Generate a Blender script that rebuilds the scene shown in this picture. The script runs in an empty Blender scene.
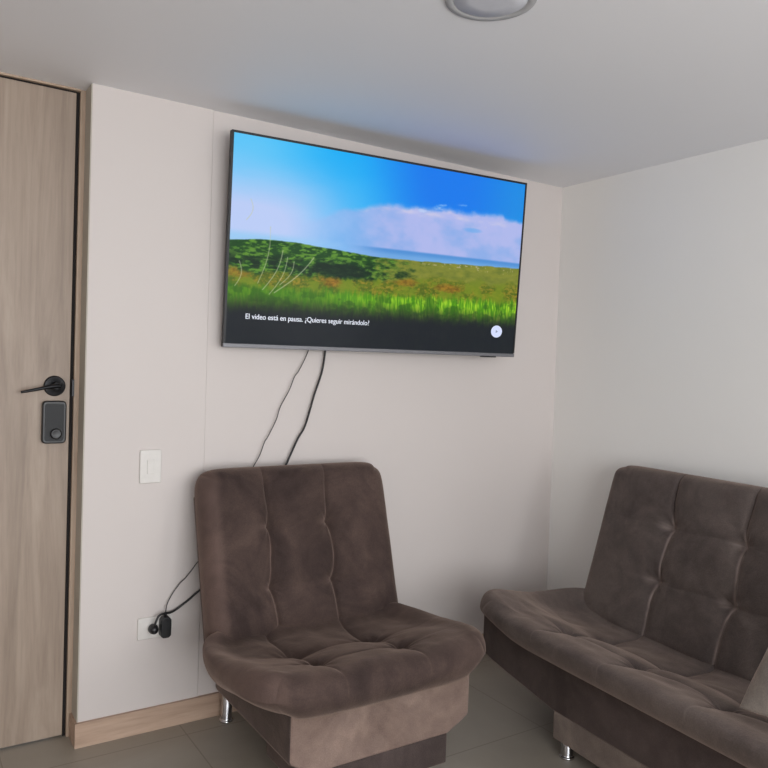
import bpy, bmesh, math, random
import numpy as np
from mathutils import Matrix, Vector

random.seed(4)
C = bpy.context.scene.collection
SC = bpy.context.scene
PI = math.pi

# ------------------------------------------------------------------ helpers
def lin(c):
    return tuple(((v/255)/12.92 if v/255 <= .04045 else ((v/255+.055)/1.055)**2.4) for v in c)

def tag(o, label=None, cat=None, group=None, kind=None):
    if label: o['label'] = label
    if cat: o['category'] = cat
    if group: o['group'] = group
    if kind: o['kind'] = kind
    return o

def thing(name, label, cat, loc=(0, 0, 0), rotz=0.0, group=None):
    o = bpy.data.objects.new(name, None)
    o.empty_display_size = .05
    C.objects.link(o)
    o.location = loc
    o.rotation_euler = (0, 0, rotz)
    return tag(o, label, cat, group)

def link(name, me, mat, parent=None, smooth=False):
    o = bpy.data.objects.new(name, me)
    C.objects.link(o)
    if mat: me.materials.append(mat)
    if parent: o.parent = parent
    if smooth:
        me.polygons.foreach_set('use_smooth', [True]*len(me.polygons))
    return o

def obj(name, bm, mat, parent=None, smooth=False, bevel=0, seg=2):
    me = bpy.data.meshes.new(name)
    bmesh.ops.recalc_face_normals(bm, faces=bm.faces)
    bm.to_mesh(me); bm.free()
    o = link(name, me, mat, parent, smooth)
    if bevel:
        m = o.modifiers.new('bevel', 'BEVEL'); m.width = bevel; m.segments = seg
        m.limit_method = 'ANGLE'; m.angle_limit = math.radians(40)
        if smooth is False:
            me.polygons.foreach_set('use_smooth', [True]*len(me.polygons))
            w = o.modifiers.new('wn', 'WEIGHTED_NORMAL'); w.keep_sharp = True
    return o

def struct(name, bm, mat, parent=None, **k):
    o = obj(name, bm, mat, parent, **k)
    if parent is None: o['kind'] = 'structure'
    return o

def add_box(bm, x0, x1, y0, y1, z0, z1):
    v = [bm.verts.new(p) for p in ((x0,y0,z0),(x1,y0,z0),(x1,y1,z0),(x0,y1,z0),(x0,y0,z1),(x1,y0,z1),(x1,y1,z1),(x0,y1,z1))]
    for f in ((0,3,2,1),(4,5,6,7),(0,1,5,4),(1,2,6,5),(2,3,7,6),(3,0,4,7)):
        bm.faces.new([v[i] for i in f])
    return bm

def bx(*a):
    return add_box(bmesh.new(), *a)

def prism(bm, pts, fn0, fn1):
    """closed polygon pts mapped by fn0 and fn1 to the two caps"""
    a = [bm.verts.new(fn0(p)) for p in pts]; b = [bm.verts.new(fn1(p)) for p in pts]
    n = len(pts)
    bm.faces.new(a); bm.faces.new(b[::-1])
    for i in range(n):
        bm.faces.new((a[i], b[i], b[(i+1) % n], a[(i+1) % n]))
    return bm

def lathe(bm, prof, n=40, M=Matrix()):
    """prof: (r,z) pairs, closed at both ends"""
    rings = []
    for r, z in prof:
        if r < 1e-6:
            rings.append([bm.verts.new(M @ Vector((0, 0, z)))])
        else:
            rings.append([bm.verts.new(M @ Vector((r*math.cos(2*PI*i/n), r*math.sin(2*PI*i/n), z))) for i in range(n)])
    for A, B in zip(rings, rings[1:]):
        for i in range(n):
            j = (i+1) % n
            if len(A) == 1 and len(B) == 1: continue
            if len(A) == 1: bm.faces.new((A[0], B[i], B[j]))
            elif len(B) == 1: bm.faces.new((A[i], A[j], B[0]))
            else: bm.faces.new((A[i], A[j], B[j], B[i]))
    return bm

def rrect(w, h, r, n=6):
    pts = []
    for cx, cy, a0 in ((w/2-r, h/2-r, 0), (-w/2+r, h/2-r, 90), (-w/2+r, -h/2+r, 180), (w/2-r, -h/2+r, 270)):
        for i in range(n+1):
            a = math.radians(a0+90*i/n); pts.append((cx+r*math.cos(a), cy+r*math.sin(a)))
    return pts

def catmull(pts, k=10):
    P = [Vector(p) for p in pts]; P = [2*P[0]-P[1]] + P + [2*P[-1]-P[-2]]
    out = []
    for i in range(1, len(P)-2):
        a, b, c, d = P[i-1:i+3]
        for j in range(k):
            t = j/k
            out.append(.5*((2*b)+(-a+c)*t+(2*a-5*b+4*c-d)*t*t+(-a+3*b-3*c+d)*t**3))
    out.append(P[-2]); return out

def tube(bm, pts, r, n=10, k=10):
    c = catmull(pts, k); rings = []
    for i, p in enumerate(c):
        t = (c[min(i+1, len(c)-1)]-c[max(i-1, 0)]).normalized()
        a = t.cross(Vector((0, 1, 0)));
        if a.length < .1: a = t.cross(Vector((1, 0, 0)))
        a.normalize(); b = t.cross(a)
        rr = r(i/(len(c)-1)) if callable(r) else r
        rings.append([bm.verts.new(p+rr*(math.cos(2*PI*j/n)*a+math.sin(2*PI*j/n)*b)) for j in range(n)])
    for A, B in zip(rings, rings[1:]):
        for j in range(n): bm.faces.new((A[j], A[(j+1) % n], B[(j+1) % n], B[j]))
    bm.faces.new(rings[0]); bm.faces.new(rings[-1][::-1])
    return bm

# ------------------------------------------------------------------ materials
class NT:
    def __init__(s, name):
        s.m = bpy.data.materials.new(name); s.m.use_nodes = True
        s.t = s.m.node_tree; s.b = s.t.nodes['Principled BSDF']; s.tc = s.n('ShaderNodeTexCoord')
    def n(s, typ, **k):
        o = s.t.nodes.new(typ)
        for a, v in k.items():
            if a.startswith('i_'):
                o.inputs[a[2:].replace('_', ' ')].default_value = v
            else: setattr(o, a, v)
        return o
    def l(s, a, b): s.t.links.new(a, b)
    def mapping(s, scale=(1,1,1), coord='Object', loc=(0,0,0)):
        m = s.n('ShaderNodeMapping'); m.inputs['Scale'].default_value = scale; m.inputs['Location'].default_value = loc
        s.l(s.tc.outputs[coord], m.inputs['Vector']); return m.outputs[0]
    def noise(s, vec, scale, detail=4, rough=.5, dist=0):
        o = s.n('ShaderNodeTexNoise'); o.inputs['Scale'].default_value = scale; o.inputs['Detail'].default_value = detail
        o.inputs['Roughness'].default_value = rough; o.inputs['Distortion'].default_value = dist
        s.l(vec, o.inputs['Vector']); return o.outputs['Fac']
    def ramp(s, fac, stops):
        o = s.n('ShaderNodeValToRGB'); e = o.color_ramp.elements
        while len(e) < len(stops): e.new(.5)
        for i, (p, c) in enumerate(stops):
            e[i].position = p; e[i].color = (*c, 1)
        s.l(fac, o.inputs[0]); return o.outputs[0]
    def mix(s, fac, a, b, blend='MIX'):
        o = s.n('ShaderNodeMix', data_type='RGBA', blend_type=blend)
        for v, i in ((fac, 0), (a, 6), (b, 7)):
            if hasattr(v, 'is_output'): s.l(v, o.inputs[i])
            else: o.inputs[i].default_value = v if i == 0 else (*v, 1)
        return o.outputs[2]
    def bump(s, h, strength=.2, dist=.01):
        o = s.n('ShaderNodeBump'); o.inputs['Strength'].default_value = strength; o.inputs['Distance'].default_value = dist
        s.l(h, o.inputs['Height']); s.l(o.outputs[0], s.b.inputs['Normal']); return o
    def set(s, **k):
        for a, v in k.items():
            i = s.b.inputs[a.replace('_', ' ')]
            if hasattr(v, 'is_output'): s.l(v, i)
            else: i.default_value = (*v, 1) if isinstance(v, tuple) and len(v) == 3 else v
        return s.m

def plain(name, rgb, rough=.5, metal=0.0, **k):
    n = NT(name)
    f = n.noise(n.mapping(), 60, 2)
    c = lin(rgb); c2 = tuple(v*.9 for v in c)
    return n.set(Base_Color=n.mix(f, c2, c), Roughness=rough, Metallic=metal, **k)

def paint(name, rgb):
    n = NT(name); v = n.mapping()
    c = lin(rgb)
    n.bump(n.noise(v, 220, 3), .05, .002)
    return n.set(Base_Color=n.mix(n.noise(v, 1.2, 3), tuple(x*.97 for x in c), c), Roughness=.62)

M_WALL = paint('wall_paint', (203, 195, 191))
M_WALLR = paint('wall_paint_lightened', (236, 234, 230))  # wall paint made lighter, evens out the light between the walls
M_CEIL = paint('ceiling_paint', (230, 230, 233))
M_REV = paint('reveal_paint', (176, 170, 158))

def wood(name, a, b, c, axis='Z', scale=1.0):
    n = NT(name)
    s = {'Z': (8, 8, .6), 'X': (.7, 9, 9)}[axis]
    v = n.mapping(tuple(x*scale for x in s))
    f1 = n.noise(v, 1.6, 6, .62, 1.2)
    v2 = n.mapping(tuple(x*scale*5 for x in s))
    f2 = n.noise(v2, 2.0, 4, .6, .3)
    col = n.ramp(f1, [(.28, lin(a)), (.5, lin(b)), (.72, lin(c))])
    dk = n.ramp(f2, [(.35, (.78, .76, .74)), (.55, (1, 1, 1))])
    col = n.mix(.38, col, dk, 'MULTIPLY')
    n.bump(f2, .12, .002)
    return n.set(Base_Color=col, Roughness=.5)

M_DOOR = wood('door_oak_veneer', (132, 116, 102), (150, 133, 118), (166, 150, 134))
M_JAMB = wood('jamb_oak', (150, 128, 108), (168, 146, 126), (184, 162, 142))
M_BASE = wood('baseboard_oak', (158, 132, 114), (178, 152, 132), (194, 168, 148), 'X')
M_DARK = plain('dark_gap', (26, 20, 18), .9)

def floor_mat():
    n = NT('floor_tile'); 
    v = n.mapping((1, 1, 1), loc=(-.925, -.26, 0))
    br = n.n('ShaderNodeTexBrick', offset=0.0, squash=1.0)
    for k, val in (('Scale', 1.0), ('Mortar Size', .0028), ('Mortar Smooth', .3), ('Brick Width', .6), ('Row Height', .6), ('Bias', 0.0)):
        br.inputs[k].default_value = val
    n.l(v, br.inputs['Vector'])
    f = n.noise(n.mapping(), 2.2, 6, .6, .6)
    base = n.ramp(f, [(.3, lin((142, 134, 122))), (.7, lin((154, 146, 134)))])
    grout = lin((126, 117, 105))
    col = n.mix(br.outputs['Fac'], base, grout)
    n.bump(br.outputs['Fac'], -.15, .002)
    return n.set(Base_Color=col, Roughness=.36, Specular_IOR_Level=.55)
M_FLOOR = floor_mat()

def velvet(name, dark, light, seed=0, sheen=.45):
    n = NT(name); v = n.mapping(loc=(seed, seed*.7, 0))
    f = n.noise(v, 3.6, 5, .6, 1.0)
    f2 = n.noise(v, 14, 4, .6, .6)
    f3 = n.noise(v, 240, 2, .5)
    dk, lt = lin(dark), lin(light)
    col = n.ramp(f, [(.36, dk), (.64, lt)])
    mul = n.ramp(f2, [(.3, (.84, .82, .82)), (.7, (1.12, 1.1, 1.08))])
    col = n.mix(1.0, col, mul, 'MULTIPLY')
    mul2 = n.ramp(f3, [(.3, (.86,)*3), (.7, (1.1,)*3)])
    col = n.mix(1.0, col, mul2, 'MULTIPLY')
    at = n.n('ShaderNodeAttribute', attribute_name='painted_sheen')
    col = n.mix(at.outputs['Fac'], col, lin(tuple(min(255, c*1.75) for c in light)))  # pale sheen on creases and edge roll, painted into the colour
    add = n.n('ShaderNodeMath', operation='ADD'); m2 = n.n('ShaderNodeMath', operation='MULTIPLY'); m2.inputs[1].default_value = .25
    n.l(f3, m2.inputs[0]); n.l(n.noise(v, 9, 5, .55, .8), add.inputs[0]); n.l(m2.outputs[0], add.inputs[1])
    n.bump(add.outputs[0], .28, .012)
    return n.set(Base_Color=col, Roughness=.86, Sheen_Weight=sheen, Sheen_Roughness=.45,
                 Sheen_Tint=lin((205, 180, 165)), Specular_IOR_Level=.15)
M_VEL = velvet('brown_velvet', (54, 44, 42), (80, 66, 61))
M_VELS = velvet('grey_brown_velvet', (74, 66, 64), (96, 87, 83), 3.1)
M_VELL = velvet('lit_velvet', (112, 95, 87), (134, 116, 107), 5.0, .5)  # lighter velvet copy, light on the chair base front painted in
M_VELD = velvet('shaded_velvet', (62, 54, 52), (78, 68, 66), 7.0, .35)  # darker velvet copy, shade on base sides and sofa front painted in
M_VELM = velvet('mid_velvet', (104, 94, 88), (130, 119, 111), 2.0, .5)
M_PIL = velvet('grey_plush', (104, 98, 92), (132, 125, 118), 9.0, .8)
M_CHROME = plain('chrome', (205, 205, 208), .12, 1.0)
M_BLACK = plain('black_plastic', (22, 22, 24), .38)
M_BLACKM = plain('black_metal', (24, 24, 26), .3, .6)
M_LOCK = plain('lock_face', (20, 21, 24), .6, .0)
M_CORD = plain('black_cord', (24, 23, 24), .5)
M_CORDG = plain('grey_cord', (70, 66, 64), .5)
M_PLATE = plain('white_plastic', (214, 210, 205), .45)
M_SLOT = plain('socket_slot', (90, 86, 82), .6)
M_BEZEL = plain('bezel', (9, 11, 17), .5)
M_SILVER = plain('silver_trim', (120, 120, 124), .5, .5)
M_RING = plain('lamp_ring', (176, 176, 178), .7)
M_DIFF = plain('lamp_diffuser', (206, 207, 214), .55)

# ------------------------------------------------------------------ room numbers
D, XL, XC, H, BH = 2.759, .565, 2.857, 2.317, .087
X0, Y0 = -2.3, -2.4
YD = 2.859            # front of the door leaf

# floor, ceiling
struct('floor', bx(X0-.2, XC+.2, Y0-.2, D+.4, -.1, 0), M_FLOOR)
struct('ceiling', bx(X0-.2, XC+.2, Y0-.2, D+.4, H, H+.1), M_CEIL)
# TV wall: its left 43 cm stands 3 mm proud, leaving the vertical seam seen beside the TV
pts = [(XL, D-.0), (.997, D-.0), (1.0, D+.0035), (XC+.15, D+.0035), (XC+.15, D+.25), (XL, D+.25)]
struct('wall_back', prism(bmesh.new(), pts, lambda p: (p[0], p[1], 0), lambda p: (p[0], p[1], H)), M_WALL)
struct('wall_hall', bx(X0-.15, -.345, D+.075, D+.25, 0, H), M_WALL)
struct('wall_left', bx(X0-.15, X0, Y0-.15, D+.075, 0, H), M_WALL)
# right wall with a window opening beside the photographer
wy0, wy1, wz0, wz1 = -2.05, -.35, .75, 2.2
bm = bmesh.new()
add_box(bm, XC, XC+.15, wy1, D+.0035, 0, H); add_box(bm, XC, XC+.15, Y0-.15, wy0, 0, H)
add_box(bm, XC, XC+.15, wy0, wy1, 0, wz0); add_box(bm, XC, XC+.15, wy0, wy1, wz1, H)
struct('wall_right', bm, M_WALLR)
rx0, rx1, rz0, rz1 = -1.2, 2.2, .3, 2.2
bm = bmesh.new()
add_box(bm, X0, rx0, Y0-.15, Y0, 0, H); add_box(bm, rx1, XC, Y0-.15, Y0, 0, H)
add_box(bm, rx0, rx1, Y0-.15, Y0, 0, rz0); add_box(bm, rx0, rx1, Y0-.15, Y0, rz1, H)
struct('wall_rear', bm, M_WALL)
M_WINF = plain('window_frame_white', (215, 215, 215), .4)
def glass():
    n = NT('window_glass'); f = n.noise(n.mapping(), 3)
    return n.set(Base_Color=n.mix(f, (.95, .98, .97), (1, 1, 1)), Roughness=0.0, Transmission_Weight=1.0, IOR=1.02)
M_GLASS = glass()
def window(name, along, c0, c1, z0, z1, w):
    bm = bmesh.new(); t = .045
    def B(a0, a1, za, zb, d=.06):
        if along == 'Y': add_box(bm, w, w+d, a0, a1, za, zb)
        else: add_box(bm, a0, a1, w-d, w, za, zb)
    B(c0, c0+t, z0, z1); B(c1-t, c1, z0, z1); B(c0+t, c1-t, z0, z0+t); B(c0+t, c1-t, z1-t, z1)
    m = (c0+c1)/2; B(m-t/2, m+t/2, z0+t, z1-t)
    o = struct(name, bm, M_WINF)
    bm = bmesh.new()
    if along == 'Y': add_box(bm, w+.025, w+.031, c0+t, c1-t, z0+t, z1-t)
    else: add_box(bm, c0+t, c1-t, w-.031, w-.025, z0+t, z1-t)
    obj('window_pane', bm, M_GLASS, o)
window('window_1', 'Y', wy0, wy1, wz0, wz1, XC+.06)
window('window_2', 'X', rx0, rx1, rz0, rz1, Y0-.06)

# baseboards
b = .012
pts = [(XL-b, D-b), (1.0, D-b), (XC, D-b), (XC, D+.003), (1.0, D+.003), (.999, D), (XL, D), (XL, D+.088), (XL-b, D+.088)]
struct('baseboard_back', prism(bmesh.new(), pts, lambda p: (p[0], p[1], 0), lambda p: (p[0], p[1], BH)), M_BASE)
struct('baseboard_right', bx(XC-b, XC, Y0, D-b, 0, BH), M_BASE)
struct('baseboard_hall', bx(X0, -.36, D+.063, D+.075, 0, BH), M_BASE)
struct('baseboard_left', bx(X0, X0+b, Y0, D+.063, 0, BH), M_BASE)

# wall end reveal (painted return) and door frame
fr = thing('trim_1', None, None); fr['kind'] = 'structure'
JX = .560
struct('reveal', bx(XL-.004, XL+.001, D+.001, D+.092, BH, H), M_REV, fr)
jy = D+.092
struct('jamb', bx(.5435, XL, jy, jy+.10, 0, H), M_JAMB, fr, bevel=.002)
struct('jamb', bx(-.345, -.318, jy, jy+.10, 0, H), M_JAMB, fr, bevel=.002)
struct('head', bx(-.318, .5435, jy-.004, jy+.10, H-.007, H), M_JAMB, fr)
bm = bmesh.new()
add_box(bm, .505, .5435, YD+.042, YD+.06, 0, H-.007); add_box(bm, -.318, -.29, YD+.042, YD+.06, 0, H-.007)
add_box(bm, -.29, .505, YD+.042, YD+.06, H-.05, H-.007)
struct('door_stop', bm, M_DARK, fr)
struct('gap_shadow', bx(.5335, .5435, YD+.006, YD+.04, .0, H-.007), M_DARK, fr)  # dark strip filling the door gap, its shade put into the colour
struct('gap_shadow', bx(-.318, .5335, YD+.002, YD+.04, H-.012, H-.007), M_DARK, fr)
struct('strike_plate', bx(.5365, .5440, YD-.012, YD+.01, 1.232, 1.292), M_BLACKM, fr)

# door leaf
dr = struct('door_1', bx(-.316, .5315, YD, YD+.04, .008, H-.013), M_DOOR, None, bevel=.0015)
hz = 1.268; hx = .480; lz = 1.141; lx = .4785
Mh = Matrix.Translation((hx, YD, hz)) @ Matrix.Rotation(PI/2, 4, 'X')
ros = obj('door_handle', lathe(bmesh.new(), [(0,0),(.036,0),(.036,.006),(.033,.010),(.016,.011),(.013,.013),(.013,.042),(.012,.046),(0,.046)], 48, Mh), M_BLACKM, dr, True, .0008)
lev = obj('lever', tube(bmesh.new(), [(hx+.012, YD-.046, hz+.002), (hx-.02, YD-.05, hz-.001), (hx-.07, YD-.05, hz-.012), (hx-.113, YD-.047, hz-.021)], lambda t: .0078-.0034*t, 14), M_BLACKM, ros, True)
lk = obj('lock_body', prism(bmesh.new(), rrect(.079, .150, .014), lambda p: (lx+p[0], YD-.001, lz+p[1]), lambda p: (lx+p[0], YD-.026, lz+p[1])), M_BLACK, dr, bevel=.005)
obj('lock_face', prism(bmesh.new(), rrect(.062, .132, .010), lambda p: (lx+p[0], YD-.026, lz+p[1]), lambda p: (lx+p[0], YD-.0285, lz+p[1])), M_LOCK, lk, bevel=.001)
Mt = Matrix.Translation((lx+.005, YD-.028, lz-.040)) @ Matrix.Rotation(PI/2, 4, 'X')
obj('thumb_turn', lathe(bmesh.new(), [(0,0),(.019,0),(.019,.006),(.015,.010),(.012,.009),(0,.009)], 40, Mt), M_BLACK, lk, True)

# ------------------------------------------------------------------ switch and outlet
t = thing('light_switch', 'white rectangular light switch plate on the wall between door and chair', 'light switch', (.7945, D, .982))
obj('plate', prism(bmesh.new(), rrect(.078, .122, .006), lambda p: (p[0], 0, p[1]), lambda p: (p[0], -.008, p[1])), M_PLATE, t, bevel=.003)
r_ = obj('rocker', prism(bmesh.new(), rrect(.026, .052, .003), lambda p: (p[0], -.006, p[1]), lambda p: (p[0], -.011, p[1]-.0005)), M_PLATE, t, bevel=.0012)
t = thing('wall_outlet', 'white horizontal wall socket plate with black plug, low beside the chair', 'outlet', (.826, D, .385))
obj('plate', prism(bmesh.new(), rrect(.128, .080, .006), lambda p: (p[0], 0, p[1]), lambda p: (p[0], -.008, p[1])), M_PLATE, t, bevel=.003)
for sx in (-.012, .034):
    s_ = obj('socket', prism(bmesh.new(), rrect(.034, .036, .006), lambda p: (sx+p[0], -.006, p[1]), lambda p: (sx+p[0], -.0098, p[1])), M_PLATE, t, bevel=.001)
    bm = bmesh.new()
    for q in (-.006, .006): add_box(bm, sx+q-.001, sx+q+.001, -.0102, -.0097, -.005, .006)
    obj('slot', bm, M_SLOT, s_)

# ------------------------------------------------------------------ cords
t = thing('power_lead', 'thick black power cord hanging from the television to the wall plug', 'cord', (.815, D-.02, .385))
def rel(o, pts):
    l = Vector(o.location); return [Vector(p)-l for p in pts]
y = D-.012
main = [(1.53, D-.03, 1.60), (1.506, y, 1.47), (1.489, y, 1.351), (1.455, y, 1.248), (1.418, y, 1.124), (1.383, y, 1.064), (1.329, y-.004, .956),
        (1.25, y-.002, .82), (1.17, y, .66), (1.08, y, .545), (.996, y, .505), (.947, y, .470), (.902, y, .442), (.880, y-.006, .436), (.853, y-.018, .439), (.832, y-.022, .436), (.820, y-.026, .418), (.815, y-.024, .400)]
obj('cable', tube(bmesh.new(), rel(t, main), .0042, 10), M_CORD, t, True)
Mp = Matrix.Translation((0, .0075, 0)) @ Matrix.Rotation(PI/2, 4, 'X')
obj('plug', lathe(bmesh.new(), [(0,0),(.017,0),(.018,.003),(.018,.012),(.015,.026),(.010,.034),(0,.035)], 28, Mp), M_BLACK, t, True)
t = thing('power_adapter', 'small black power adapter block with thin grey cable, next to the plug', 'adapter', (.857, D-.0105, .388))
bm = prism(bmesh.new(), [(-.019,-.030),(-.010,-.038),(.010,-.038),(.019,-.030),(.019,.028),(.010,.040),(-.010,.040),(-.019,.028)], lambda p: (p[0], 0, p[1]), lambda p: (p[0], -.034, p[1]))
obj('adapter_body', bm, M_BLACK, t, bevel=.004)
obj('strain_relief', lathe(bmesh.new(), [(0,0),(.006,0),(.0035,.016),(0,.016)], 16, Matrix.Translation((.001,-.014,.038))), M_BLACK, t, True)
thin = [(.858, y-.012, .440), (.866, y-.004, .468), (.886, y, .503), (.914, y, .539), (.934, y, .556), (.959, y, .585), (.981, y, .612), (1.03, y, .65), (1.10, y, .76), (1.16, y, .89),
        (1.19, y-.003, .958), (1.219, y, 1.005), (1.240, y, 1.060), (1.253, y, 1.080), (1.287, y, 1.147), (1.304, y, 1.20), (1.341, y, 1.267), (1.362, y, 1.32), (1.383, y, 1.349), (1.421, y, 1.428), (1.45, D-.03, 1.55)]
obj('cable', tube(bmesh.new(), rel(t, thin), .0021, 8), M_CORDG, t, True)

# ------------------------------------------------------------------ ceiling lamp
t = thing('ceiling_lamp', 'round flat ceiling lamp with grey rim, switched off', 'ceiling lamp', (1.257, 1.488, H))
obj('rim', lathe(bmesh.new(), [(0,0),(.1165,0),(.1165,-.002),(.115,-.004),(.096,-.0045),(.0945,-.003),(0,-.003)], 72), M_RING, t, True)
obj('diffuser', lathe(bmesh.new(), [(0,-.0025),(.0942,-.0025),(.0938,-.0035),(.05,-.0042),(0,-.0044)], 72), M_DIFF, t, True)

# ------------------------------------------------------------------ television
TW = 1.398; TH = TW*.573
tv = thing('television', 'large wall-mounted flat television showing a green meadow under blue sky', 'television', (1.7338, 2.640, 1.8326))
# fitted pose: swung 3.4 degrees and tilted 3.9 degrees down
yaw, tilt, roll = -.06, .0682, .0072
ax = Vector((math.cos(yaw), math.sin(yaw), 0)); nn = Vector((math.sin(yaw), -math.cos(yaw), 0))*math.cos(tilt)-Vector((0,0,math.sin(tilt)))
up = nn.cross(ax); up = up if up.z > 0 else -up
a2 = ax*math.cos(roll)+up*math.sin(roll); u2 = -ax*math.sin(roll)+up*math.cos(roll)
tv.rotation_euler = Matrix((a2, -nn, u2)).transposed().to_euler()
obj('casing', bx(-TW/2, TW/2, .0012, .022, -TH/2, TH/2), M_BEZEL, tv, bevel=.002)
bm = bmesh.new()
e = .0085
add_box(bm, -TW/2, -TW/2+e, -.003, .002, -TH/2+.018, TH/2); add_box(bm, TW/2-e, TW/2, -.003, .002, -TH/2+.018, TH/2)
add_box(bm, -TW/2+e, TW/2-e, -.003, .002, TH/2-e, TH/2)
obj('bezel', bm, M_BEZEL, tv)
obj('bottom_trim', bx(-TW/2, TW/2, -.004, .010, -TH/2, -TH/2+.0155), M_SILVER, tv, bevel=.0015)
obj('sensor', prism(bmesh.new(), rrect(.085, .007, .003), lambda p: (.55+p[0], -.004, -TH/2-.001+p[1]), lambda p: (.55+p[0], .006, -TH/2-.001+p[1])), M_BLACK, tv)
obj('rear_cover', bx(-.36, .36, .022, .034, -.30, .22), M_BLACK, tv, bevel=.006)
obj('wall_bracket', bx(-.16, .16, .034, .052, -.10, .12), M_BLACKM, tv)

def vnoise(x, y, seed):
    xi = np.floor(x).astype(int); yi = np.floor(y).astype(int); fx = x-xi; fy = y-yi
    fx = fx*fx*(3-2*fx); fy = fy*fy*(3-2*fy)
    def h(a, b_):
        n = (a*374761393+b_*668265263+seed*974634777) & 0xffffffff
        n = ((n ^ (n >> 13))*1274126177) & 0xffffffff
        return ((n ^ (n >> 16)) & 0xffff)/65535.
    return (h(xi, yi)*(1-fx)+h(xi+1, yi)*fx)*(1-fy)+(h(xi, yi+1)*(1-fx)+h(xi+1, yi+1)*fx)*fy
def fbm(x, y, s, o=4):
    v = 0; a = .5; t_ = 0
    for i in range(o):
        v = v+a*vnoise(x*2**i, y*2**i, s+i*17); t_ += a; a *= .55
    return v/t_
def sm(a, b_, x):
    t_ = np.clip((x-a)/(b_-a), 0, 1); return t_*t_*(3-2*t_)

def screen_rgb(u, v):
    """picture on the screen, u to the right, v down, both 0..1; returns sRGB 0..255"""
    A = 1.78
    def c(*q): return np.array(q, float)[None, :]*np.ones((u.size, 1))
    def mx(a, b_, f): return a*(1-f[:, None])+b_*f[:, None]
    sky = mx(c(92, 200, 252), c(26, 176, 250), sm(.05, .36, u))
    sky = mx(sky, c(20, 124, 240), sm(.36, .66, u+.12*(.25-v)))
    sky = mx(sky, c(26, 142, 232), sm(.75, 1.0, u))
    sky = mx(sky, c(40, 165, 240), sm(.15, .42, v)*sm(.45, .7, u)*.6)
    haze = sm(.0, .44, v+.10*(fbm(u*3, v*6, 3)-.5))*sm(.58, .10, u+.2*(v-.2))
    sky = mx(sky, c(190, 208, 250), np.clip(haze*1.15, 0, 1))
    # cloud bank
    edge = .36-.155*sm(.22, .5, u)+.0*u+.07*(fbm(u*9, u*0+2., 8)-.5)+.03*(fbm(u*30, v*20, 9)-.5)
    cl = sm(-.012, .03, v-edge)*sm(.12, .5, u)
    ccol = mx(c(186, 190, 240), c(150, 178, 236), sm(.3, .75, fbm(u*6*A, v*9, 31)))
    ccol = mx(ccol, c(212, 205, 236), sm(.55, .85, fbm(u*10, v*16, 5))*sm(.36, .26, v))
    sky = mx(sky, ccol, cl*.95)
    sky = mx(sky, c(96, 170, 240), sm(.0, 1.0, 1-((u-.80)/.045)**2-((v-.305)/.018)**2)*.6)
    for (a, b_, w, h_) in ((.67, .205, .035, .020), (.755, .175, .03, .008), (.61, .235, .03, .012)):
        d = 1-((u-a)/w)**2-((v-b_+ (u-a)*.15)/h_)**2
        sky = mx(sky, c(196, 214, 250), sm(.1, 1.2, d+2.2*(fbm(u*45, v*70, 12)-.5))*.75)
    # sea strip
    sea = sm(.455, .468, v)*sm(.33, .50, u)
    sky = mx(sky, mx(c(70, 142, 214), c(104, 168, 228), sm(.47, .50, v)), sea*.85)
    sky = mx(sky, c(150, 205, 246), sm(.44, .48, v)*sm(.45, .1, u)*.8)
    # land
    hz_ = .500-.018*sm(.0, .12, u)+.0*u+.03*sm(.15, .5, u)-.018*sm(.5, 1, u)+.008*(fbm(u*30, u*0, 4)-.5)
    ln = sm(-.002, .003, v-hz_)
    n1 = fbm(u*22*A, v*55, 2); n2 = fbm(u*60*A, v*90, 6)
    n4 = fbm(u*34*A, v*110, 22, 4)
    hill = mx(c(24, 70, 22), c(96, 146, 44), sm(.40, .66, n4))
    hill = mx(hill, c(12, 36, 24), sm(.0, .8, 1-((u-.34)/.12)**2-((v-.605)/.045)**2)*.85)
    hill = mx(hill, c(10, 34, 20), sm(.58, .38, n1)*sm(.52, .60, v)*.8)
    hill = mx(hill, mx(c(96, 112, 40), c(150, 150, 56), n1), sm(.42, .62, u+.3*(n1-.5)))
    hill = mx(hill, c(176, 170, 120), sm(.62, .75, n2)*sm(.52, .7, u)*sm(.545, .52, v))
    n3 = fbm(u*70*A, v*150, 21, 4)
    mid = mx(c(92, 112, 20), c(158, 136, 40), sm(.34, .70, .5*n3+.5*n4))
    mid = mx(mid, c(74, 96, 20), sm(.52, .35, n2)*.8)
    lump = fbm(u*11*A, v*16, 51, 3)
    mid = mx(mid, c(120, 142, 30), sm(.48, .66, lump)*.8)
    mid = mx(mid, c(120, 132, 44), sm(.42, .7, u)*sm(.66, .56, v)*.7)
    for (a_, b2, w_, h2) in ((.31, .655, .045, .05), (.03, .64, .05, .05), (.56, .63, .06, .03), (.72, .645, .07, .03)):
        mid = mx(mid, mx(c(178, 116, 34), c(120, 78, 22), sm(.4, .7, n3)), sm(.0, 1.0, 1-((u-a_)/w_)**2-((v-b2)/h2)**2+.8*(n3-.5))*.65)
    me_ = .635-.05*sm(.35, .75, u)+.05*(fbm(u*26, u*0+5, 7)-.5)+.03*(fbm(u*90, v*40, 14)-.5)
    land = mx(hill, mid, sm(-.012, .015, v-me_))
    g = fbm(u*150+8*v, v*14, 10, 3); g2 = fbm(u*240-20*v, v*26, 11, 2)
    gr = mx(c(78, 146, 14), c(168, 216, 44), sm(.35, .7, g*.5+g2*.5)*(.45+.55*sm(.25, .7, u)))
    gr = mx(gr, c(60, 96, 18), sm(.45, .2, u)*.35)
    ge = .705-.015*sm(.4, .9, u)+.05*(g-.5)
    gr = mx(gr, c(40, 84, 16), sm(.55, .35, fbm(u*40, v*30, 54, 3))*.5)
    land = mx(land, gr, sm(-.02, .03, v-ge-.035*(lump-.5)))
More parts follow.
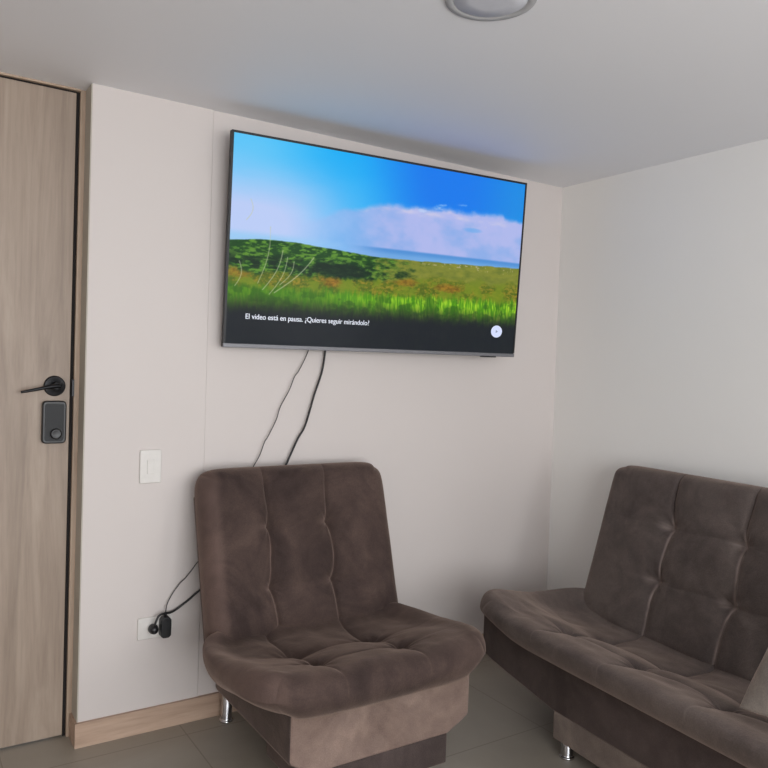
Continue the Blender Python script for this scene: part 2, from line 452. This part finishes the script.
    sky = mx(sky, land, ln)
    # dry stalks on the left
    for x0, y0, x1, y1, w in ((.10, .73, .155, .53, .0014), (.135, .74, .25, .55, .0016), (.085, .7, .115, .42, .0011), (.055, .30, .045, .40, .0012), (.15, .7, .19, .58, .0013), (.12, .75, .17, .56, .0012), (.02, .72, .03, .60, .0012)):
        dd = np.full(u.shape, 9.)
        K = 6; P_ = [(x0+(x1-x0)*q/K+.012*math.sin(PI*q/K), y0+(y1-y0)*q/K) for q in range(K+1)]
        for (xa, ya), (xb, yb) in zip(P_, P_[1:]):
            t_ = np.clip(((u-xa)*(xb-xa)*A*A+(v-ya)*(yb-ya))/((xb-xa)**2*A*A+(yb-ya)**2), 0, 1)
            dd = np.minimum(dd, np.hypot((u-xa-t_*(xb-xa))*A, v-ya-t_*(yb-ya)))
        sky = mx(sky, c(198, 202, 170), sm(w*2.6, w*.8, dd)*.6)
    # dark band behind the caption
    lo = sm(.735, .86, v+.03*(g-.5))
    sky = mx(sky, c(24, 28, 36), lo*.97)
    return np.clip(sky, 0, 255)

nx, nz = 640, 360
sx0, sx1, sz0, sz1 = -TW/2+e, TW/2-e, -TH/2+.0155, TH/2-e
gx, gz = np.meshgrid(np.linspace(0, 1, nx), np.linspace(0, 1, nz))
co = np.stack([sx0+(sx1-sx0)*gx.ravel(), np.full(nx*nz, -.0004), sz1+(sz0-sz1)*gz.ravel()], 1)
idx = np.arange(nx*nz).reshape(nz, nx)
fc = np.stack([idx[1:, :-1], idx[1:, 1:], idx[:-1, 1:], idx[:-1, :-1]], -1).reshape(-1, 4)
me = bpy.data.meshes.new('screen')
me.from_pydata(co.tolist(), [], fc.tolist())
rgb = screen_rgb(gx.ravel(), gz.ravel())/255
rgb = np.where(rgb <= .04045, rgb/12.92, ((rgb+.055)/1.055)**2.4)
ca = me.color_attributes.new('picture', 'FLOAT_COLOR', 'POINT')
ca.data.foreach_set('color', np.concatenate([rgb, np.ones((len(rgb), 1))], 1).astype(np.float32).ravel())
n = NT('screen_picture'); at = n.n('ShaderNodeAttribute', attribute_name='picture')
M_SCREEN = n.set(Base_Color=(.01, .01, .012), Roughness=.22, Specular_IOR_Level=.06, Emission_Color=at.outputs['Color'], Emission_Strength=.95)
link('screen', me, M_SCREEN, tv)

def emis(name, rgb, s):
    n = NT(name); f = n.noise(n.mapping(), 5)
    return n.set(Base_Color=(.1, .1, .1), Emission_Color=n.mix(f, lin(rgb), lin(rgb)), Emission_Strength=s)
M_TXT = emis('caption_glow', (226, 232, 245), .95)
M_BTN = emis('button_glow', (205, 214, 246), .95)
M_BTN2 = emis('button_mark', (110, 124, 165), .9)
def S(u, v): return (sx0+(sx1-sx0)*u, sz1+(sz0-sz1)*v)
cu = bpy.data.curves.new('caption', 'FONT'); cu.body = 'El video está en pausa. ¿Quieres seguir mirándolo?'
cu.size = .0335; cu.extrude = 0
to = bpy.data.objects.new('tmp', cu); C.objects.link(to)
bpy.context.view_layer.update()
tm = bpy.data.meshes.new_from_object(to.evaluated_get(bpy.context.evaluated_depsgraph_get()))
bpy.data.objects.remove(to)
xs_ = [v.co.x for v in tm.vertices]; wid = max(xs_)-min(xs_)
u0, v0 = S(.053, .877); u1, _ = S(.440, .877); k = (u1-u0)/wid
for v in tm.vertices:
    x_, y_ = v.co.x, v.co.y
    v.co = (u0+x_*k, -.0012-v.co.z, v0+y_*.86)
bm = bmesh.new(); bm.from_mesh(tm)
g0 = list(bm.verts)+list(bm.edges)+list(bm.faces)
for dx_, dz_, dy_ in ((.0006, .0001, -.0001),):
    r_2 = bmesh.ops.duplicate(bm, geom=g0)
    bmesh.ops.translate(bm, vec=(dx_, dy_, dz_), verts=[q for q in r_2['geom'] if isinstance(q, bmesh.types.BMVert)])
bm.to_mesh(tm); bm.free()
tm.name = 'screen_caption'; link('screen_caption', tm, M_TXT, tv)
bxc, bzc = S(.925, .872)
Mb = Matrix.Translation((bxc, -.0008, bzc)) @ Matrix.Rotation(PI/2, 4, 'X')
Mb = Mb @ Matrix.Diagonal((1.14, 1, 1, 1))
bt = obj('play_button', lathe(bmesh.new(), [(0,0),(.0275,0),(.0275,.0006),(0,.0006)], 48, Mb), M_BTN, tv)
bm = bmesh.new()
bm.faces.new([bm.verts.new((bxc+a, -.0018, bzc+c_)) for a, c_ in ((-.005,-.007),(.008,0),(-.005,.007))])
obj('play_mark', bm, M_BTN2, bt)

# ------------------------------------------------------------------ upholstery
def axis_samples(hw, N, dense, step=.0026, span=.022):
    s = hw*np.sin(np.linspace(-PI/2, PI/2, N)); s2 = np.linspace(-hw, hw, N)
    a = [.5*(s+s2)[1:-1], s[:6], s[-6:]]
    for d in dense:
        a.append(np.arange(d-span, d+span+1e-6, step))
    a = np.unique(np.round(np.concatenate(a), 4)); a = a[(a >= -hw) & (a <= hw)]
    keep = [a[0]]
    for v in a[1:]:
        if v-keep[-1] > .0011: keep.append(v)
    keep[-1] = hw
    return np.array(keep)

def pad(name, hw, hl, T, r, disp, mat, parent, Mx, dx=(), dy=(), N=90, squ=5.0, painted_sheen=None, lower=None, warp=None, rounded=True):
    """soft pad: a closed shell over [-hw,hw]x[-hl,hl], rolled edges of radius r, front face moved by disp(x,y)"""
    X = axis_samples(hw, N, dx); Y = axis_samples(hl, N, dy)
    gx, gy = np.meshgrid(X, Y); nxx, nyy = len(X), len(Y)
    def g(d, r_):
        e_ = np.clip(d/r_, 0, 1); return np.sqrt(np.clip(1-(1-e_)**2, 0, 1))
    if rounded: G = g(hw-np.abs(gx), r)*g(hl-np.abs(gy), r)
    else: G = (np.clip(1-(gx/hw)**2, 0, 1)*np.clip(1-(gy/hl)**2, 0, 1))**.55
    a, b_ = np.abs(gx)/hw, np.abs(gy)/hl
    m = np.maximum(a, b_)+1e-9
    s = 1.0
    if squ:
        s = m/((a**squ+b_**squ)**(1/squ)+1e-9)
        w = np.clip((m-.3)/.7, 0, 1)**2
        s = 1+(s-1)*w
    px, py = gx*s, gy*s
    inner = g(hw-np.abs(gx), r*1.6)*g(hl-np.abs(gy), r*1.6)
    top = T/2*G+disp(gx, gy)*np.clip(inner, 0, 1)**1.5
    bot = -T/2*G*(.85)
    if lower is not None: bot = bot+lower(gx, gy)*G
    P1 = np.stack([px, py, top], -1).reshape(-1, 3); P2 = np.stack([px, py, bot], -1).reshape(-1, 3)
    if warp is not None:
        P1, P2 = warp(P1), warp(P2)
    idx = np.arange(nxx*nyy).reshape(nyy, nxx)
    rim = np.zeros((nyy, nxx), bool); rim[0] = rim[-1] = True; rim[:, 0] = rim[:, -1] = True
    id2 = idx.copy(); inn = ~rim; id2[inn] = nxx*nyy+np.arange(inn.sum())
    P = np.concatenate([P1, P2[inn.ravel()]])
    f1 = np.stack([idx[:-1, :-1], idx[:-1, 1:], idx[1:, 1:], idx[1:, :-1]], -1).reshape(-1, 4)
    f2 = np.stack([id2[:-1, :-1], id2[1:, :-1], id2[1:, 1:], id2[:-1, 1:]], -1).reshape(-1, 4)
    Mn = np.array(Mx); P = P@Mn[:3, :3].T+Mn[:3, 3]
    me = bpy.data.meshes.new(name); me.from_pydata(P.tolist(), [], np.concatenate([f1, f2]).tolist()); me.update()
    nv = np.zeros(len(P))
    if painted_sheen is not None: nv[:nxx*nyy] = np.clip(painted_sheen(gx, gy), 0, 1).ravel()
    at_ = me.attributes.new('painted_sheen', 'FLOAT', 'POINT'); at_.data.foreach_set('value', nv.astype(np.float32))
    return link(name, me, mat, parent, True)

def tuft_disp(xs, ys, depth, cc, rc, yspan=None, wr=.0022, sig=.034, w=.022, seed=1, lean=0.0, puff=0.0):
    def f(x, y):
        z = np.zeros_like(x)
        for i, xi in enumerate(xs):
            # crease wanders a little between its buttons
            xw = xi+.006*np.sin(y*16+i*1.7+seed)+lean*(y)
            fy = np.ones_like(y) if yspan is None else sm(yspan[0]-.02, yspan[0]+.06, y)*sm(yspan[1]+.02, yspan[1]-.06, y)
            z -= cc*np.exp(-np.abs(x-xw)/w)*fy
            z -= cc*.5*np.exp(-np.abs(x-xw)/.006)*fy
        for j, yj in enumerate(ys):
            inside = sm(min(xs)-.14, min(xs)-.0, x)*sm(max(xs)+.14, max(xs)+.0, x)
            z -= rc*np.exp(-np.abs(y-yj-.005*np.sin(x*21+j))/w)*(.25+.75*inside)
        for i, xi in enumerate(xs):
            for j, yj in enumerate(ys):
                dx_, dy_ = x-xi-.006*np.sin(yj*16+i*1.7+seed)-lean*yj, y-yj
                rr = np.hypot(dx_, dy_); th = np.arctan2(dy_, dx_)
                z -= depth*np.exp(-(rr/sig))
                z += wr*np.sin(7*th+i*2+j*3+seed)*np.exp(-rr/.06)*np.clip(rr/.03, 0, 1)
                z += wr*.7*np.sin(13*th+i*1.3+j+seed*2)*np.exp(-rr/.045)*np.clip(rr/.03, 0, 1)
        z += .007*(fbm(x*7+9, y*7+4, 40+seed, 3)-.5)*2
        z += puff
        return z
    return f

def sheen_lines(xs, ys, off=-.004, amp=.5, seed=1, lean=0.0, y0=-9, y1=9, edge=0.0, hwid=1.0):  # highlight along each crease and on the left roll, as colour
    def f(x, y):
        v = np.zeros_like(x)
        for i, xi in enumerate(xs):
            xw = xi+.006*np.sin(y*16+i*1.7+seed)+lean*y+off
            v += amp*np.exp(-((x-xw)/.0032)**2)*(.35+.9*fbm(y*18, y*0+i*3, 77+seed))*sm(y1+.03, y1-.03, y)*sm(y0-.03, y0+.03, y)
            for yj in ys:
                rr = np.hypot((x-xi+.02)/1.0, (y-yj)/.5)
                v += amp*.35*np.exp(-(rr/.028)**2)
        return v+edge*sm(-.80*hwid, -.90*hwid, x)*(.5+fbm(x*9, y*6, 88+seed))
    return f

TILT = math.radians(17.0)
def furniture(root, hs, hb, hbase, cham, chz, cols, scols, hbox, mats, leglist, seed, N=(96, 130), rear=.082, taper=.04, xo=0.0, mid=.008, drop=.014, bz=.05, bd=.60, amp=.55):
    mseat, mback, mbase, mbox = mats
    # base: wide upholstered drawer with cut lower corners
    zt, zc_, zb = .385, chz, .15
    bm = bmesh.new()
    prof = [(-hbase, zt), (-hbase, zc_+.012), (-hbase+cham*.06, zc_)]
    for t_ in (.35, .7): prof.append((-hbase+cham*t_, zc_+(zb-zc_)*(t_**1.0)*.98))
    prof += [(-hbase+cham, zb), (hbase-cham, zb)]
    for t_ in (.7, .35): prof.append((hbase-cham*t_, zc_+(zb-zc_)*(t_**1.0)*.98))
    prof += [(hbase-cham*.06, zc_), (hbase, zc_+.012), (hbase, zt)]
    rearw = lambda p, k: (p[0]*(1-.06*k/ max(hbase, .4)*1.2), p[1])
    secs = [(0.0, 1.0, 0), (.10, 1.0, 0), (.30, 1.0, .09), (.60, 1.0, .10), (.71, 1.0-.07/hbase, .10)]
    rings = []
    for yy, sc_, dz_ in secs:
        rings.append([bm.verts.new((p[0]*sc_, yy, p[1]-(dz_ if p[1] == zt else 0))) for p in prof])
    bm.faces.new(rings[0]); bm.faces.new(rings[-1][::-1])
    m_ = len(prof)
    for A_, B_ in zip(rings, rings[1:]):
        for i in range(m_): bm.faces.new((A_[i], B_[i], B_[(i+1) % m_], A_[(i+1) % m_]))
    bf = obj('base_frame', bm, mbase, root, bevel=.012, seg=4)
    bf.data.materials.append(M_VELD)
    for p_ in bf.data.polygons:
        if abs(p_.normal.y) < .5: p_.material_index = 1  # faces off the front take the darker copy, shade as colour
    obj('lower_box', bx(-hbox, hbox, .004, bd, bz, .153), mbox, root, bevel=.008, seg=3)
    for (lx, ly, lz) in leglist:
        obj('leg', lathe(bmesh.new(), [(0,0),(.026,0),(.027,.003),(.026,.007),(.0215,.009),(.0205,.012),(.0205,lz),(0,lz)], 32, Matrix.Translation((lx, ly, 0))), M_CHROME, root, True, .0006)
    # seat
    y0, y1 = -.095, .56
    hl = (y1-y0)/2; yc = (y0+y1)/2
    sy = (.085-yc, .27-yc)
    fd = tuft_disp(scols, sy, .036, .010, .012, (-hl+.02, hl), .003, .045, .035, seed, 0, .004)
    def seatd(x, y):
        # slight dish towards the back and raised ends
        return fd(x, y)-rear*sm(-.27, .17, y)-mid*sm(.98, .72, np.abs(x)/hs)-drop*sm(-.10, -.32, y)*sm(1.0, .80, np.abs(x)/hs)+.012*np.clip(np.abs(x)/hs-.6, 0, 1)*sm(.1,-.2,y)
    def low(x, y): return .03*np.clip(np.abs(x)/hs-.72, 0, 1)/.28-.016*sm(-.1, -hl, y)*sm(.9, .6, np.abs(x)/hs)-.8*rear*sm(-.2, .2, y)
    def wp(P):
        P = P.copy(); P[:, 0] = P[:, 0]*(1-taper*sm(-.05, hl, P[:, 1]))+xo; return P
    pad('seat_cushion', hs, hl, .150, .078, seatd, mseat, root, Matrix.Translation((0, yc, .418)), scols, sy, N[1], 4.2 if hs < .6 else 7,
        sheen_lines(scols, sy, 0, .10, seed, edge=.14 if hs < .6 else 0, hwid=hs), low, wp)
    # backrest
    T = .148; hv = .358
    by = (.124, -.096)
    fb = tuft_disp(cols, by, .038, .017, .006, (-hv, hv+.1), .0028, .036, .026, seed+5, 0, .002)
    R = Matrix(((1, 0, 0), (0, math.sin(TILT), -math.cos(TILT)), (0, math.cos(TILT), math.sin(TILT))))
    Mx = Matrix.Translation((0, .625, .631)) @ R.to_4x4()
    obj('back_shell', bx(-hb+.018, hb-.018, -.32, .27, -.080, -.055), M_VELD, root, bevel=.01, seg=3).matrix_local = Mx
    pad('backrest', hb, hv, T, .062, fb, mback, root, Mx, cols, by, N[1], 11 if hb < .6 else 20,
        sheen_lines(cols, by, -.003, amp, seed+5, 0, -hv, by[0]+.04, .22 if hs < .6 else 0, hb))

ch = thing('armless_chair', 'brown velvet tufted armless chair below the television', 'chair', (1.328, 1.95, 0))
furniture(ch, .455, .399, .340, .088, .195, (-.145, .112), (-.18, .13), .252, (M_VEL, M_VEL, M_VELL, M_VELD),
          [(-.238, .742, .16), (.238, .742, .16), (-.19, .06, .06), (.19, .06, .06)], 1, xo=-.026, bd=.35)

al = math.radians(4.0)
sf = thing('sofa', 'long grey-brown velvet tufted armless sofa against the right wall', 'sofa', (1.985, 1.433, 0), -(PI/2+al))
furniture(sf, .91, .865, .90, .43, .21, (-.495, -.165, .165, .495), (-.495, -.165, .165, .495), .47, (M_VELS, M_VELS, M_VELD, M_VELM),
          [(-.415, .027, .07), (.415, .027, .07), (-.80, .66, .22), (.80, .66, .22)], 2, (140, 150), rear=.118, mid=.034, drop=.030, taper=0, bz=.052, amp=1.0)

# throw pillow
A = Vector((1.940, 1.150, .483)); e1 = Vector((.06, -1, .02)).normalized(); e2 = Vector((.36, .03, .38)).normalized()
e2 = (e2-e1*e2.dot(e1)).normalized(); nn_ = e2.cross(e1); nn_ = nn_ if nn_.z > 0 else -nn_
hp = .25
cen = A+(e1+e2)*hp
tp = thing('throw_pillow', 'grey plush throw pillow lying on the sofa seat at the right', 'pillow', cen)
Mx = Matrix((e1, e2, nn_)).transposed().to_4x4()
if Mx.determinant() < 0: Mx = Matrix((-e1, e2, nn_)).transposed().to_4x4()
pad('pillow_cover', hp, hp, .17, .2, lambda x, y: .004*(fbm(x*30+5, y*30+5, 61, 3)-.5)*2, M_PIL, tp, Mx, (), (), 80, None, None, None,
    lambda P: np.concatenate([P[:, :1]*(1-.05*np.cos(P[:, 1:2]/hp*PI/2)**2*np.abs(P[:, :1])/hp), P[:, 1:2]*(1-.05*np.cos(P[:, :1]/hp*PI/2)**2*np.abs(P[:, 1:2])/hp), P[:, 2:]], 1), rounded=False)

# ------------------------------------------------------------------ light
def area(name, loc, target, sx_, sy_, power, col):
    l = bpy.data.lights.new(name, 'AREA'); l.shape = 'RECTANGLE'; l.size = sx_; l.size_y = sy_; l.energy = power; l.color = col
    o = bpy.data.objects.new(name, l); C.objects.link(o); o.location = loc
    o.rotation_euler = (Vector(target)-Vector(loc)).to_track_quat('-Z', 'Z').to_euler()
    return o
area('window_light_side', (XC+.03, (wy0+wy1)/2, (wz0+wz1)/2), (XC-3, (wy0+wy1)/2+2.2, 1.1), wy1-wy0-.1, wz1-wz0-.1, 26, (1.0, .98, .96))
area('window_light_rear', ((rx0+rx1)/2, Y0-.02, (rz0+rz1)/2), ((rx0+rx1)/2, 1, 1.1), rx1-rx0-.1, rz1-rz0-.1, 136, (.97, .985, 1.0))
w = bpy.data.worlds.new('sky'); SC.world = w; w.use_nodes = True
bg = w.node_tree.nodes['Background']; bg.inputs[0].default_value = (.80, .88, 1, 1); bg.inputs[1].default_value = 1.0

# ------------------------------------------------------------------ camera
cam = bpy.data.cameras.new('camera'); co_ = bpy.data.objects.new('camera', cam); C.objects.link(co_)
cam.sensor_width = 36; cam.lens = 752.762/768*36; cam.clip_start = .01
r = Vector((0.83697279, -0.54622121, 0.03345068)); u = Vector((-0.01434545, 0.0392053, 0.9991282)); f = Vector((0.54705645, 0.83672298, -0.02497798))
Rm = Matrix((r, u, -f)).transposed()
co_.matrix_world = Matrix.Translation((0, 0, 1.38)) @ Rm.to_4x4()
SC.camera = co_
SC.view_settings.view_transform = 'Standard'
SC.view_settings.look = 'None'
SC.view_settings.exposure = 0
SC.cycles.use_denoising = True
SC.cycles.max_bounces = 8
SC.cycles.diffuse_bounces = 6
